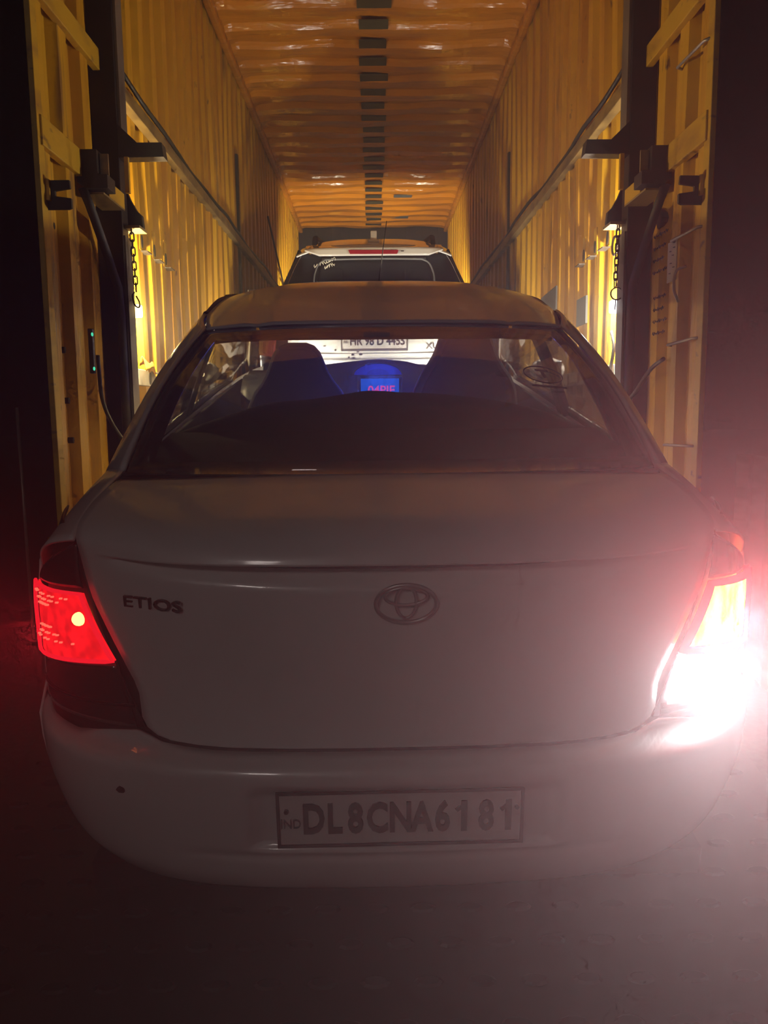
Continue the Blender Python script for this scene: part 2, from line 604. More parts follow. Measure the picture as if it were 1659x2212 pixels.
# --- wall fittings, the same on both sides
for sx in (-1, 1):
    W = walls[sx]
    X = lambda d: sx * (XW - d)      # d = distance from the wall towards the middle
    # end flange
    box('end_flange', (X(.016), YE - .004, 1.08), (X(-.006), YE + .05, ZT), 'rail', W, 0.003)
    # upper rail on the short rear section
    box('upper_rail', (X(.024), YE + .06, 3.13), (X(-.01), 3.84, 3.222), 'rail', W, 0.004)
    # lower rail on the short rear section, ending at a bracket box
    box('lower_rail', (X(.024), YE + .02, 2.592), (X(-.01), 3.41, 2.70), 'rail', W, 0.004)
    # post
    box('post', (X(.088), 3.70, 1.08), (X(-.03), 3.79, ZT), 'steel', W, 0.004)
    box('post_edge', (X(.097), 3.705, 1.08), (X(.0875), 3.80, 2.42), 'steel_edge', W)
    box('post_edge', (X(.102), 3.71, 2.86), (X(.0875), 3.80, ZT), 'steel_edge', W)
    # arm with gusset
    pts = [(X(.09), 2.90), (X(.175), 2.82), (X(.285), 2.82), (X(.293), 2.758), (X(.09), 2.756)]
    prism('arm_bracket', pts, 'y', 3.69, 3.76, 'steel', W)
    box('arm_stub', (X(.115), 3.68, 2.60), (X(.135), 3.70, 2.757), 'rail', W, .002)
    # bracket box with a square face
    prism('bracket_box', [(X(0), 2.70), (X(.088), 2.70), (X(.088), 2.60), (X(.128), 2.60), (X(.128), 2.545), (X(.03), 2.545), (X(0), 2.57)], 'y', 3.40, 3.50, 'steel', W, .002)
    box('bracket_tab', (X(.09), 3.43, 2.60), (X(.125), 3.44, 2.69), 'rail_dirty', W)
    box('tray_rail', (X(.085), 3.50, 2.535), (X(.10), 3.71, 2.602), 'rail', W)
    prism('tray_floor', [(X(0), 3.43), (X(.1), 3.43), (X(.1), 3.71), (X(0), 3.71)], 'z', 2.528, 2.536, 'rail_dirty', W)
    # slanting brace under the tray, bending onto the post
    br = [(X(.015), 3.42, 2.55), (X(.03), 3.45, 2.49), (X(.05), 3.57, 2.32), (X(.066), 3.66, 2.18), (X(.068), 3.672, 2.05), (X(.068), 3.672, 1.5), (X(.068), 3.672, 1.09)]
    tube('brace', br, 0.026, 'steel', W, 4)
    # gusset plate carrying the chain
    prism('chain_plate', [(X(.03), 2.775), (X(.10), 2.60), (X(.127), 2.552), (X(.150), 2.53), (X(.155), 2.475), (X(.05), 2.462), (X(.045), 2.56)], 'y', 3.80, 3.83, 'steel', W, .002)
    prism('chain_shelf', [(X(.05), 3.72), (X(.16), 3.72), (X(.16), 3.84), (X(.05), 3.84)], 'z', 2.455, 2.468, 'rail_dirty', W)
    prism('hook_bracket', [(X(.0), 2.475), (X(.10), 2.476), (X(.102), 2.445), (X(.045), 2.437), (X(.045), 2.418), (X(.104), 2.41),
                           (X(.104), 2.375), (X(.092), 2.37), (X(0), 2.37)], 'y', 3.045, 3.06, 'steel', W, .002)
    box('hook_bracket_cheek', (X(.004), 3.03, 2.40), (X(.03), 3.045, 2.475), 'rail', W)
    # long middle rail with a grimy top
    box('middle_rail', (X(.04), 3.79, 3.115), (X(-.01), YB, 3.185), 'rail_dirty', W, .005)
    box('seam_strip', (X(.012), 7.42, 1.3), (X(-.01), 7.47, 3.95), 'steel', W)
    # slot strip: one slot and one flap per corrugation crest
    for i in range(3):
        yy = 4.285 + i * 0.238
        prism('slot', [(yy + .016 * math.cos(2 * PI * k / 14), 2.515 + .034 * math.sin(2 * PI * k / 14)) for k in range(14)], 'x', X(.008), X(-.04), 'slot', W)
        prism('slot_flap', [(yy - .01, 2.462), (yy + .085, 2.462), (yy + .085, 2.468), (yy - .01, 2.468)], 'x', X(.035), X(-.01), 'steel_edge', W)
        prism('strap', [(yy - .035, 2.47), (yy + .035, 2.47), (yy + .03, 2.62), (yy - .02, 2.62)], 'x', X(.004), X(-.01), 'rail', W)
    # tie rail with oval holes
    box('tie_rail', (X(.02), 4.06, 1.752), (X(-.01), 6.6, 1.836), 'white_rail', W, .003)
    for i in range(9):
        yy = 4.262 + i * .25
        prism('tie_hole', [(yy + .022 * math.cos(2 * PI * k / 14), 1.794 + .033 * math.sin(2 * PI * k / 14)) for k in range(14)], 'x', X(.023), X(.0), 'slot', W)
    box('base_rail', (X(.03), YE, 1.06), (sx * (XW + .05), YB, 1.13), 'rail', W, .004)

# right wall only: rungs, plates; left wall only: far rod
WR, WL = walls[1], walls[-1]
for z0, z1 in ((2.969, 2.953), (2.293, 2.287), (1.868, 1.872), (1.448, 1.455)):
    tube('rung', [(1.25, 3.33, z0), (1.225, 3.315, z0), (1.222, 3.05, z1), (1.245, 3.02, z1)], .006, 'rod', WR, 6)
box('repair_plate', (1.236, 4.66, 2.11), (1.248, 4.87, 2.27), 'grey_plate', WR)
prism('repair_plate', [(5.43, 2.29), (5.90, 2.22), (5.90, 2.43), (5.43, 2.447)], 'x', 1.236, 1.248, 'grey_plate', WR)
tube('handle', crom([(1.245, 3.20, 2.17), (1.205, 3.20, 2.15), (1.20, 3.20, 2.08), (1.22, 3.20, 2.03)], 10), .006, 'rod', WR, 6)
prism('vent_hole', [(3.52 + .03 * math.cos(2 * PI * k / 14), 2.43 + .045 * math.sin(2 * PI * k / 14)) for k in range(14)], 'x', 1.244, 1.30, 'slot', WR)
tube('tie_ring', [(1.205 , 4.02 + .045 * math.cos(2 * PI * k / 20), 2.42 + .045 * math.sin(2 * PI * k / 20)) for k in range(20)], .006, 'chain', WR, 6, True)
tube('brace_rod', [(-1.23, 9.392, 3.875), (-1.23, 11.154, 3.20)], .012, 'steel', WL, 6)
tube('tie_ring', [(-1.20, 3.20 + .05 * math.cos(2 * PI * k / 20), 1.22 + .05 * math.sin(2 * PI * k / 20)) for k in range(20)], .010, 'rail', WL, 6, True)
for yy, zz in ((3.13, 2.33), (3.16, 1.86), (3.17, 1.66), (3.19, 1.50)):
    prism('bolt_hole', [(yy + .010 * math.cos(PI * k / 3), zz + .014 * math.sin(PI * k / 3)) for k in range(6)], 'x', -1.2485, -1.27, 'slot', WL)

# --- chains
link_a = tube_mesh('link', [(p[0], 0, p[1]) for p in
                   [(.0085 * math.cos(a), .012 + .0085 * math.sin(a)) for a in np.linspace(0, PI, 7)] +
                   [(.0085 * math.cos(a), -.012 + .0085 * math.sin(a)) for a in np.linspace(PI, 2 * PI, 7)]], .0036, 6, True)
link_a.materials.append(M['chain'])
for p in link_a.polygons:
    p.use_smooth = True
for sx in (-1, 1):
    ch = empty('chain', (sx * (XW - .116), 3.74, 2.47))
    tag(ch, 'dark steel chain hanging by the %s' % ('left post with an open hook at its end' if sx < 0 else 'right post with a round ring at its end'), 'chain', 'hanging chains')
    n = 9 if sx < 0 else 9
    for i in range(n):
        lk = bpy.data.objects.new('link', link_a)
        C.objects.link(lk)
        lk.parent = ch
        lk.location = (0.001 * i * -sx, 0, -.018 - i * .0325)
        lk.rotation_euler = (0, 0.02 * sx, (0.25 if i % 2 else PI / 2 + .25))
    zb = -.018 - n * .0325
    if sx < 0:
        tube('hook', crom([(.0, 0, zb + .012), (-.012, 0, zb - .008), (.0, 0, zb - .05), (.018, 0, zb - .058), (.02, 0, zb - .035), (.006, 0, zb - .006)], 18), .004, 'chain', ch, 6)
    else:
        tube('ring', [(.028 * math.cos(2 * PI * k / 24), 0, zb - .016 + .028 * math.sin(2 * PI * k / 24)) for k in range(24)], .0035, 'chain', ch, 6, True)
        tube('pin', [(-.004, 0, zb - .045), (-.006, 0, zb - .09)], .003, 'chain', ch, 6)

# --- lamps on the walls just behind the posts
for sx in (-1, 1):
    lp = empty('wall_lamp', (sx * XW, 3.86, 2.10))
    tag(lp, 'small %s lamp glowing behind the %s post' % (('warm yellow', 'left') if sx < 0 else ('cool white', 'right')), 'lamp', 'wall lamps')
    box('housing', (0, -.05, -.05), (-sx * .03, .05, .05), 'black', lp, .004)
    lens = box('lens', (-sx * .03, -.012, -.03), (-sx * .108, .03, .03), 'lamp_warm' if sx < 0 else 'lamp_cool', lp, .008)
    light('lamp_light', 'POINT', (-sx * .045, .085, 0), 80 if sx < 0 else 72, (1.0, 0.78, 0.40) if sx < 0 else (1.0, 0.90, 0.72), lp, shadow_soft_size=.022)

# --- cables
c1 = tube('hanging_cable', crom([(-1.225, 3.46, 1.86), (-1.222, 3.455, 1.806), (-1.215, 3.455, 1.675), (-1.20, 3.51, 1.573), (-1.17, 3.60, 1.476), (-1.13, 3.70, 1.42), (-1.12, 3.86, 1.36)], 30), .009, 'cable', None)
tag(c1, 'black cable hanging down the left corrugated wall', 'cable')
c2 = tube('hanging_cable', crom([(1.2, 4.03, 2.0), (1.21, 4.01, 1.916), (1.20, 4.03, 1.802), (1.17, 3.96, 1.705), (1.125, 3.68, 1.625), (1.17, 3.59, 1.66), (1.215, 3.49, 1.773), (1.235, 3.38, 1.816)], 40), .009, 'cable', None)
tag(c2, 'black cable looping around the right post', 'cable')
for sx in (-1, 1):
    pts = []
    for i in range(26):
        yy = 3.95 + i * 0.38
        sag = 0.014 * math.sin(i * 1.7 + sx) + 0.008 * math.sin(i * 3.1)
        pts.append((sx * (XW - .030 - 0.012 * math.sin(i * 1.1)), yy, 3.203 + abs(sag)))
    pts[0] = (sx * (XW - .03), 3.95, 3.25)
    cb = tube('rail_cable', crom(pts, 90), .013, 'cable', None, 6)
    tag(cb, 'dark cable lying along the middle rail of the %s wall' % ('left' if sx < 0 else 'right'), 'cable')

# green indicator on the left wall
gi = empty('indicator_light', (-1.225, 3.42, 1.83))
tag(gi, 'tiny pair of green indicator lights on the left wall', 'indicator')
box('case', (-.02, -.012, -.05), (0, .012, .14), 'black', gi, .003)
for dz in (-.03, .115):
    prism('green_lens', ellipse(.0, dz, .004, .008, 12), 'y', -.016, -.010, 'led', gi)

# yellow rag on the left tie rail
rg = patch('rag', lambda u, v: (-1.22 + .02 * math.sin(u * 7) + .03 * v, 4.06 + u * .34, 1.835 + .05 * (1 - u) * math.sin(PI * v * .9 + .3) + .014 * math.sin(u * 17 + v * 5) - .03 * u), 14, 8, 'rag', None, .004)
tag(rg, 'crumpled yellow cloth on the white rail of the left wall', 'cloth')

# paper sheet and marker scribbles on the right wall
pp = box('paper_notice', (1.2475, 3.30, 2.135), (1.2435, 3.40, 2.30), 'paper', None)
tag(pp, 'small pale paper notice stuck on the right wall near its edge', 'notice')
for i, (yy, zz) in enumerate([(3.33, 2.27), (3.37, 2.26), (3.34, 2.24), (3.36, 2.21), (3.33, 2.19), (3.37, 2.17)]):
    prism('printed_mark', [(yy - .012, zz - .003), (yy + .012, zz), (yy + .012, zz + .004), (yy - .012, zz + .002)], 'x', 1.2434, 1.243, 'ink', pp)
def squiggle(y0, y1, z, h, n, x):
    pts = []
    for i in range(n * 4 + 1):
        t = i / (n * 4)
        pts.append((x, lerp(y0, y1, t), z + h * math.sin(i * 1.9) * (0.6 + 0.4 * math.sin(i * .7))))
    return pts
for i in range(8):
    zz = 2.36 - i * .052 - (.06 if i > 3 else 0)
    y0 = 3.58 if i < 4 else 3.56
    tube('marker_writing', squiggle(y0, y0 - .17 + .02 * (i % 3), zz, .010, 6, 1.246), .0018, 'ink', WR, 4)

# pale sheet on the right, cut low to imitate the lamp light fading upwards
prof = [(4.72 - 0.11 * i, 2.2 + (0.025 if i % 2 else 0)) for i in range(26)]
fv = [(x, yy, 0.0) for yy, x in prof] + [(x, yy, 1.32 + .01 * math.sin(i)) for i, (yy, x) in enumerate(prof)]
fo = pydata('cut_sheet', fv, [(i, i + 1, 26 + i + 1, 26 + i) for i in range(25)], 'fence')
solid(fo, .004)
tag(fo, 'pale corrugated sheet at the right, top edge shaped as the end of the lamp light', 'fence')
pl = tube('fence_pole', [(-2.5, 5.46, 0.0), (-2.5, 5.45, 1.66)], .012, 'rod', None)
tag(pl, 'thin bare metal pole standing in the dark on the left', 'pole')


# ================================================================== SEDAN
CAR = empty('sedan', (0.031, 1.542, 0.3185), (SLOPE, 0, math.radians(0.8)))
tag(CAR, 'white sedan driving up the ramp with its tail lamps lit', 'car')

Y0 = Curve([(.15, .20), (.20, .11), (.25, .06), (.32, .025), (.42, .008), (.52, .0), (.565, .002), (.585, .014), (.600, .058), (.61, .063), (.7, .08), (.85, .098), (.98, .118), (1.1, .13)])
WZ = Curve([(.15, .70), (.20, .745), (.26, .775), (.35, .808), (.5, .832), (.65, .836), (.8, .838), (.92, .828), (1.0, .80), (1.1, .75)])
NS, BS = 3.0, 0.46

def bow(x, z=0.8):
    t = min(abs(x) / WZ(z), 0.9999)
    return BS * (1 - (1 - t ** NS) ** (1 / NS))

def rear(x, z, o=0.0):
    return (x, Y0(z) + bow(x, z) - o, z)

def rth(th, z, o=0.0):
    s = 1 if th >= 0 else -1
    a = abs(th)
    x = s * WZ(z) * math.sin(a) ** (2 / NS)
    y = Y0(z) + BS * (1 - max(math.cos(a), 0) ** (2 / NS))
    # outward offset approx
    return (x + s * o * math.sin(a), y - o * math.cos(a), z)

def th_of(x, z):
    t = min(abs(x) / WZ(z), 0.99999)
    a = math.asin(t ** (NS / 2))
    return a if x >= 0 else -a

XB = Curve([(.602, .36), (.604, .42), (.608, .475), (.616, .505), (.63, .526), (.65, .537), (.70, .541), (.75, .563), (.80, .589), (.85, .614), (.89, .634), (.95, .652), (1.0, .664)])

# --- trunk lid (rear face and deck in one sheet)
trows = []
for z in [.602, .604, .608, .616, .63, .65, .675, .70, .725, .75, .775, .80, .825, .85, .87, .89, .905, .915, .925, .935, .945, .955, .965, .972, .977, .981, .985, .99]:
    trows.append((Y0(z), z, XB(z), 1.0))
for y, z, xb, bf in [(.120, 1.0, .664, 1.0), (.127, 1.013, .667, .98), (.142, 1.026, .669, .95), (.17, 1.039, .671, .90), (.215, 1.050, .671, .80), (.28, 1.062, .670, .66), (.36, 1.073, .664, .5), (.435, 1.080, .654, .38), (.46, 1.078, .650, .36)]:
    trows.append((y, z, xb, bf))

def trunk_pt(u, v):
    k = int(round(v * (len(trows) - 1)))
    y, z, xb, bf = trows[k]
    x = (2 * u - 1) * xb
    yy = y + bow(x, .85) * bf
    zz = z
    a = max(0.0, 1 - (abs(x) / .60) ** 6)
    zl = .922 + .032 * (x / .58) ** 2
    if zl < z < .979 and abs(x) < .6:
        t = (z - zl) / (.979 - zl)
        yy += .042 * a * t * t * (3 - 2 * t)
    elif .979 <= z <= 1.02:
        yy -= .016 * a * max(0, 1 - (z - .981) / .035)
    if z > 1.0:
        zz -= (z - 1.0) / .08 * .016 * (x / .66) ** 2
    return (x, yy, zz)

trunk = patch('trunk_lid', trunk_pt, 60, len(trows) - 1, 'white', CAR, .012, off=-1)

# inner dark shell seen through the panel gaps
patch('body_shell', lambda u, v: (lambda p: (p[0] * .985, p[1] + .03, p[2]))(rth(lerp(-1.45, 1.45, u), lerp(.22, 1.0, v))), 50, 14, 'black', CAR, .004)

# --- rear bumper
def bump_top(x):
    ax = abs(x)
    return float(np.interp(ax, [0, .38, .44, .49, .52, .545, .60, .68, .76, .83], [.598, .598, .600, .604, .612, .620, .612, .598, .598, .606]))
def bump_bot(x):
    ax = abs(x)
    return float(np.interp(ax, [0, .2, .4, .52, .60, .66, .74, .84], [.258, .262, .256, .246, .236, .232, .238, .25]))
BTH = 1.42
def bumper_pt(u, v):
    th = lerp(-BTH, BTH, u)
    x0 = rth(th, .45)[0]
    z = lerp(bump_bot(x0), bump_top(x0), v)
    x, y, z = rth(th, z)
    # recess around the plate
    ax = abs(x - .005)
    wx_ = min(max((.315 - ax) / .012, 0), 1)
    wz_ = min(max((z - .388) / .010, 0), 1) * min(max((.552 - z) / .03, 0), 1)
    y += .020 * wx_ * wz_
    # crease below the recess
    y += .006 * math.exp(-((z - .372) / .012) ** 2) * max(0, 1 - (ax / .5) ** 4)
    return (x, y, z)
bumper = patch('rear_bumper', bumper_pt, 150, 56, 'white', CAR, .010)
chip = prism('paint_chip', [(-.587, .519), (-.58, .526), (-.572, .524), (-.565, .518), (-.572, .511), (-.581, .512)], 'y', bow(.579, .52) + .001 - .0045, bow(.579, .52) + .012, 'mud', CAR)

# --- number plate
pl0 = empty('number_plate', (-0.006, .012, .472), (math.radians(-2), 0, 0), CAR)
box('plate_panel', (-.247, -.002, -.061), (.247, .004, .061), 'plate', pl0, .003)
for ch_, x in zip('DL8CNA6181', (-.176, -.134, -.091, -.047, 0, .043, .085, .129, .174, .219)):
    text('plate_character', ch_, .094, 'plate_ink', pl0, (x, -.0035, -.002), xs=.66 if ch_ != '1' else .8, bold=.0030)
    if ch_ == '1':      # the digit's flag
        prism('plate_character', [(x - .019, .0175), (x - .013, .011), (x - .002, .020), (x - .002, .031)], 'y', -.005, -.002, 'plate_ink', pl0)
text('plate_country', 'IND', .030, 'plate_rim', pl0, (-.222, -.0035, -.010), xs=.8)
for a, b in (((-.25, -.064), (.25, -.058)), ((-.25, .058), (.25, .064)), ((-.25, -.064), (-.244, .064)), ((.244, -.064), (.25, .064))):
    box('plate_border', (a[0], -.006, a[1]), (b[0], -.001, b[1]), 'plate_ink', pl0)
for x in (-.23, .236):
    prism('plate_bolt', ellipse(x, .02, .005, .005, 8), 'y', -.007, -.001, 'black', pl0)

# --- emblem and badge on the trunk lid
em = empty('emblem', (.009, Y0(.9) - .010, .903), (0, 0, 0), CAR)
def ring(name, cx, cz, a, b, r, parent, m):
    return tube(name, [(cx + a * math.cos(2 * PI * k / 36), 0, cz + b * math.sin(2 * PI * k / 36)) for k in range(36)], r, m, parent, 6, True)
ring('outer_ring', 0, 0, .060, .040, .0045, em, 'emblem')
ring('inner_ring', 0, .004, .020, .034, .0035, em, 'emblem')
ring('inner_ring', 0, .016, .042, .018, .0035, em, 'emblem')
bd = text('model_lettering', 'ETIOS', .034, 'badge', CAR, (-.50, rear(.50, .895)[1] - .004, .893), rot=(PI / 2, 0, -.30), xs=1.5, ext=.003)

# --- tail lamps
def lamp_panel(name, s, corners, o, m, parent, nu=14, nv=10, inset=0.0, thick=.004):
    (ix0, iz0), (ix1, iz1), (ot1, oz1), (ot0, oz0) = corners     # inner bottom, inner top, outer top, outer bottom
    t0, t1 = th_of(ix0, iz0), th_of(ix1, iz1)
    def fn(u, v):
        u = lerp(inset, 1 - inset, u)
        v = lerp(inset, 1 - inset, v)
        ti, zi = lerp(t0, t1, v), lerp(iz0, iz1, v)
        to, zo = lerp(ot0, ot1, v), lerp(oz0, oz1, v)
        return rth(s * lerp(ti, to, u), lerp(zi, zo, u), o)
    return patch(name, fn, nu, nv, m, parent, thick, off=1 if s < 0 else -1)

TH_O = 1.26
C_UP = ((.655, .906), (.668, .997), (1.20, .896), (TH_O, .876))
C_LIT = ((.585, .766), (.652, .897), (TH_O, .868), (TH_O, .712))
C_LOW = ((.548, .628), (.582, .760), (TH_O, .706), (TH_O, .610))
for s in (-1, 1):
    side = 'left' if s < 0 else 'right'
    tl = empty('tail_lamp', (0, 0, 0), (0, 0, 0), CAR)
    tl['label'] = 'left tail lamp glowing dim red' if s < 0 else 'right tail lamp blazing yellow and white'
    lamp_panel('lamp_housing', s, ((.545, .620), (.665, 1.0), (1.22, .900), (TH_O + .03, .604)), -.014, 'black', tl)
    lamp_panel('upper_lens', s, C_UP, .004, 'lens_dark', tl)
    if s < 0:
        lamp_panel('brake_lens', s, C_LIT, .006, 'lamp_dim', tl, 20, 16)
        # rim and reflector facets of the lens
        for rr, mm in ((.03, 'lens_rim'),):
            t0, t1 = th_of(C_LIT[0][0], C_LIT[0][1]), th_of(C_LIT[1][0], C_LIT[1][1])
            loop = [rth(s * lerp(t0, t1, v), lerp(.766, .897, v), .012) for v in np.linspace(0, 1, 8)] + \
                   [rth(s * lerp(t1, TH_O, u), lerp(.897, .868, u), .012) for u in np.linspace(.12, 1, 8)] + \
                   [rth(s * TH_O, lerp(.868, .712, v), .012) for v in np.linspace(.12, 1, 8)] + \
                   [rth(s * lerp(TH_O, t0, u), lerp(.712, .766, u), .012) for u in np.linspace(.12, .95, 8)]
            tube('lens_rim', loop, .0045, mm, tl, 6, True)
        fi = 0
        for q, (a, b) in enumerate(((.20, .30), (.34, .42), (.50, .55))):
            for k in range(11):
                u = lerp(a, 1 - a * .55, k / 10)
                for (uu, vv) in ((u, .24 + .10 * q), (u, .90 - .07 * q)) if k else ((u, .9 - .07 * q),):
                    t0_, t1_ = lerp(th_of(.585, .766), th_of(.652, .897), vv), TH_O
                    p = rth(s * lerp(t0_, t1_, uu), lerp(lerp(.766, .897, vv), lerp(.712, .868, vv), uu), .0112)
                    if (k + q) % 3 == 2 or uu > .95:
                        continue
                    box('reflector_facet', (p[0] - .0032, p[1] - .002, p[2] - .0014), (p[0] + .0032, p[1] + .002, p[2] + .0014), 'facet', tl)
        bp = rth(s * lerp(th_of(.63, .82), TH_O, .13), .842, .008)
        me = bpy.data.meshes.new('bulb')
        bm = bmesh.new()
        bmesh.ops.create_uvsphere(bm, u_segments=16, v_segments=10, radius=.0145)
        bm.to_mesh(me)
        bm.free()
        bo = new_obj('bulb', me, 'bulb_red', tl, True)
        bo.location = bp
        lamp_panel('lower_lens', s, C_LOW, .004, 'lens_smoke', tl)
        lamp_panel('lower_divider', s, ((.546, .672), (.548, .677), (TH_O, .648), (TH_O, .644)), .008, 'gloss', tl, 14, 1)
        light('brake_glow', 'SPOT', rth(s * 0.98, .80, .04), 6.5, (1.0, .02, .04), tl, aim=(0.3 * s, -1, 0), spot_size=math.radians(140), spot_blend=.7, shadow_soft_size=.04)
    else:
        lamp_panel('brake_lens', s, C_LIT, .006, 'lamp_bright', tl, 20, 16)
        t0, t1 = th_of(C_LIT[0][0], C_LIT[0][1]), th_of(C_LIT[1][0], C_LIT[1][1])
        loop = [rth(s * lerp(t0, t1, v), lerp(.766, .897, v), .010) for v in np.linspace(0, 1, 8)] + \
               [rth(s * lerp(t1, TH_O, u), lerp(.897, .868, u), .010) for u in np.linspace(.12, 1, 8)] + \
               [rth(s * TH_O, lerp(.868, .712, v), .010) for v in np.linspace(.12, 1, 8)] + \
               [rth(s * lerp(TH_O, t0, u), lerp(.712, .766, u), .010) for u in np.linspace(.12, .95, 8)]
        tube('lens_rim', loop, .009, 'lens_rim', tl, 6, True)
        lamp_panel('reverse_lens', s, ((.562, .655), (.582, .756), (.84, .728), (.82, .640)), .006, 'reverse', tl)
        lamp_panel('lower_lens', s, ((.712, .618), (.722, .722), (TH_O, .706), (TH_O, .610)), .004, 'clear_lens', tl)
        lamp_panel('lower_edge', s, ((.548, .628), (.550, .655), (TH_O, .618), (TH_O, .606)), .003, 'lens_dark', tl, 14, 2)
        light('brake_glow', 'SPOT', rth(s * 0.86, .82, .04), 155, (1.0, .12, .15), tl, aim=(0.2 * s, -1, .1), spot_size=math.radians(166), spot_blend=1.0, shadow_soft_size=.04)
        light('reverse_glow', 'SPOT', rth(s * 0.66, .72, .03), 125, (.97, .97, 1.0), tl, aim=(0.15 * s, -1, .16), spot_size=math.radians(120), spot_blend=.8, shadow_soft_size=.04)

# --- quarter shoulders, C-pillars, roof, glass
def Eroof(v):
    p = crom([(.560, 1.20, 1.368), (.598, 1.45, 1.405), (.606, 1.8, 1.440), (.606, 2.1, 1.446), (.592, 2.5, 1.424)], 40)
    return p[int(round(v * 40))]
RC = Curve([(1.14, 1.388), (1.45, 1.450), (1.8, 1.490), (2.1, 1.506), (2.5, 1.492)])
_er = crom([(.560, 1.20, 1.368), (.598, 1.45, 1.405), (.606, 1.8, 1.440), (.606, 2.1, 1.446), (.592, 2.5, 1.424)], 40)
def roof_pt(u, v, dz=0.0):
    k = v * 40
    i = min(int(k), 39)
    e = _er[i] + (_er[i + 1] - _er[i]) * (k - i)
    uu = 2 * u - 1
    yc = lerp(1.14, 2.5, v)
    w = abs(uu)
    groove = -.006 * math.exp(-((w * .6 - .42) / .02) ** 2)
    return (e[0] * uu, lerp(yc, e[1], w ** 2), lerp(RC(yc), e[2], w ** 3.6) + dz + groove)
patch('roof', roof_pt, 48, 40, 'white', CAR, .006, off=-1)
patch('headliner', lambda u, v: roof_pt(lerp(.02, .98, u), lerp(.02, .98, v), -.045), 16, 12, 'trim', CAR, .01)
box('rear_header', (-.54, 1.20, 1.330), (.54, 1.28, 1.365), 'trim', CAR, .01)

def glass_edge(v):      # right edge of the rear window, bottom to top
    return np.array((lerp(.652, .556, v), lerp(.55, 1.20, v), lerp(1.066, 1.366, v))) + np.array((.012, -.012, .022)) * math.sin(PI * v)
def rear_glass_pt(u, v, o=0.0):
    uu = 2 * u - 1
    e = glass_edge(v)
    w = abs(uu)
    yc = lerp(.452, 1.138, v)
    zc = lerp(1.082, 1.386, v) + .034 * math.sin(PI * v)
    return (e[0] * uu, lerp(yc, e[1], w ** 2.2) - o * .4, lerp(zc, e[2], w ** 2.2) + o * .9)
patch('rear_window', rear_glass_pt, 30, 16, 'glass', CAR, .004)
# dark printed border on the glass
def frit(name, u0, u1, v0, v1, nu, nv):
    patch(name, lambda u, v: rear_glass_pt(lerp(u0, u1, u), lerp(v0, v1, v), -.007), nu, nv, 'frit', CAR, .002)
frit('window_border', 0, 1, .93, 1, 24, 2)
frit('window_border', 0, 1, 0, .06, 24, 2)
frit('window_border', 0, .045, .06, .93, 2, 12)
frit('window_border', .955, 1, .06, .93, 2, 12)

BELT = Curve([(.45, .905), (1.0, .935), (2.0, .945), (2.9, .95), (3.4, .95)])
RZ = Curve([(1.45, 1.405), (1.8, 1.443), (2.1, 1.450), (2.5, 1.428), (2.7, 1.35), (3.0, 1.19), (3.3, 1.03)])
RX = Curve([(1.0, .585), (1.45, .594), (1.8, .602), (2.1, .602), (2.5, .590), (2.8, .64), (3.3, .73)])
PLAN = Curve([(0, 1), (2.8, 1.0), (3.4, .985), (3.9, .93), (4.2, .80)])
def sideX(y, z):
    zb, zr = BELT(y), max(RZ(y), BELT(y) + .05)
    t = min(max((z - zb) / (zr - zb), 0), 1)
    xb_ = .838 * PLAN(y)
    return lerp(xb_, RX(y), t) + .018 * math.sin(PI * t)

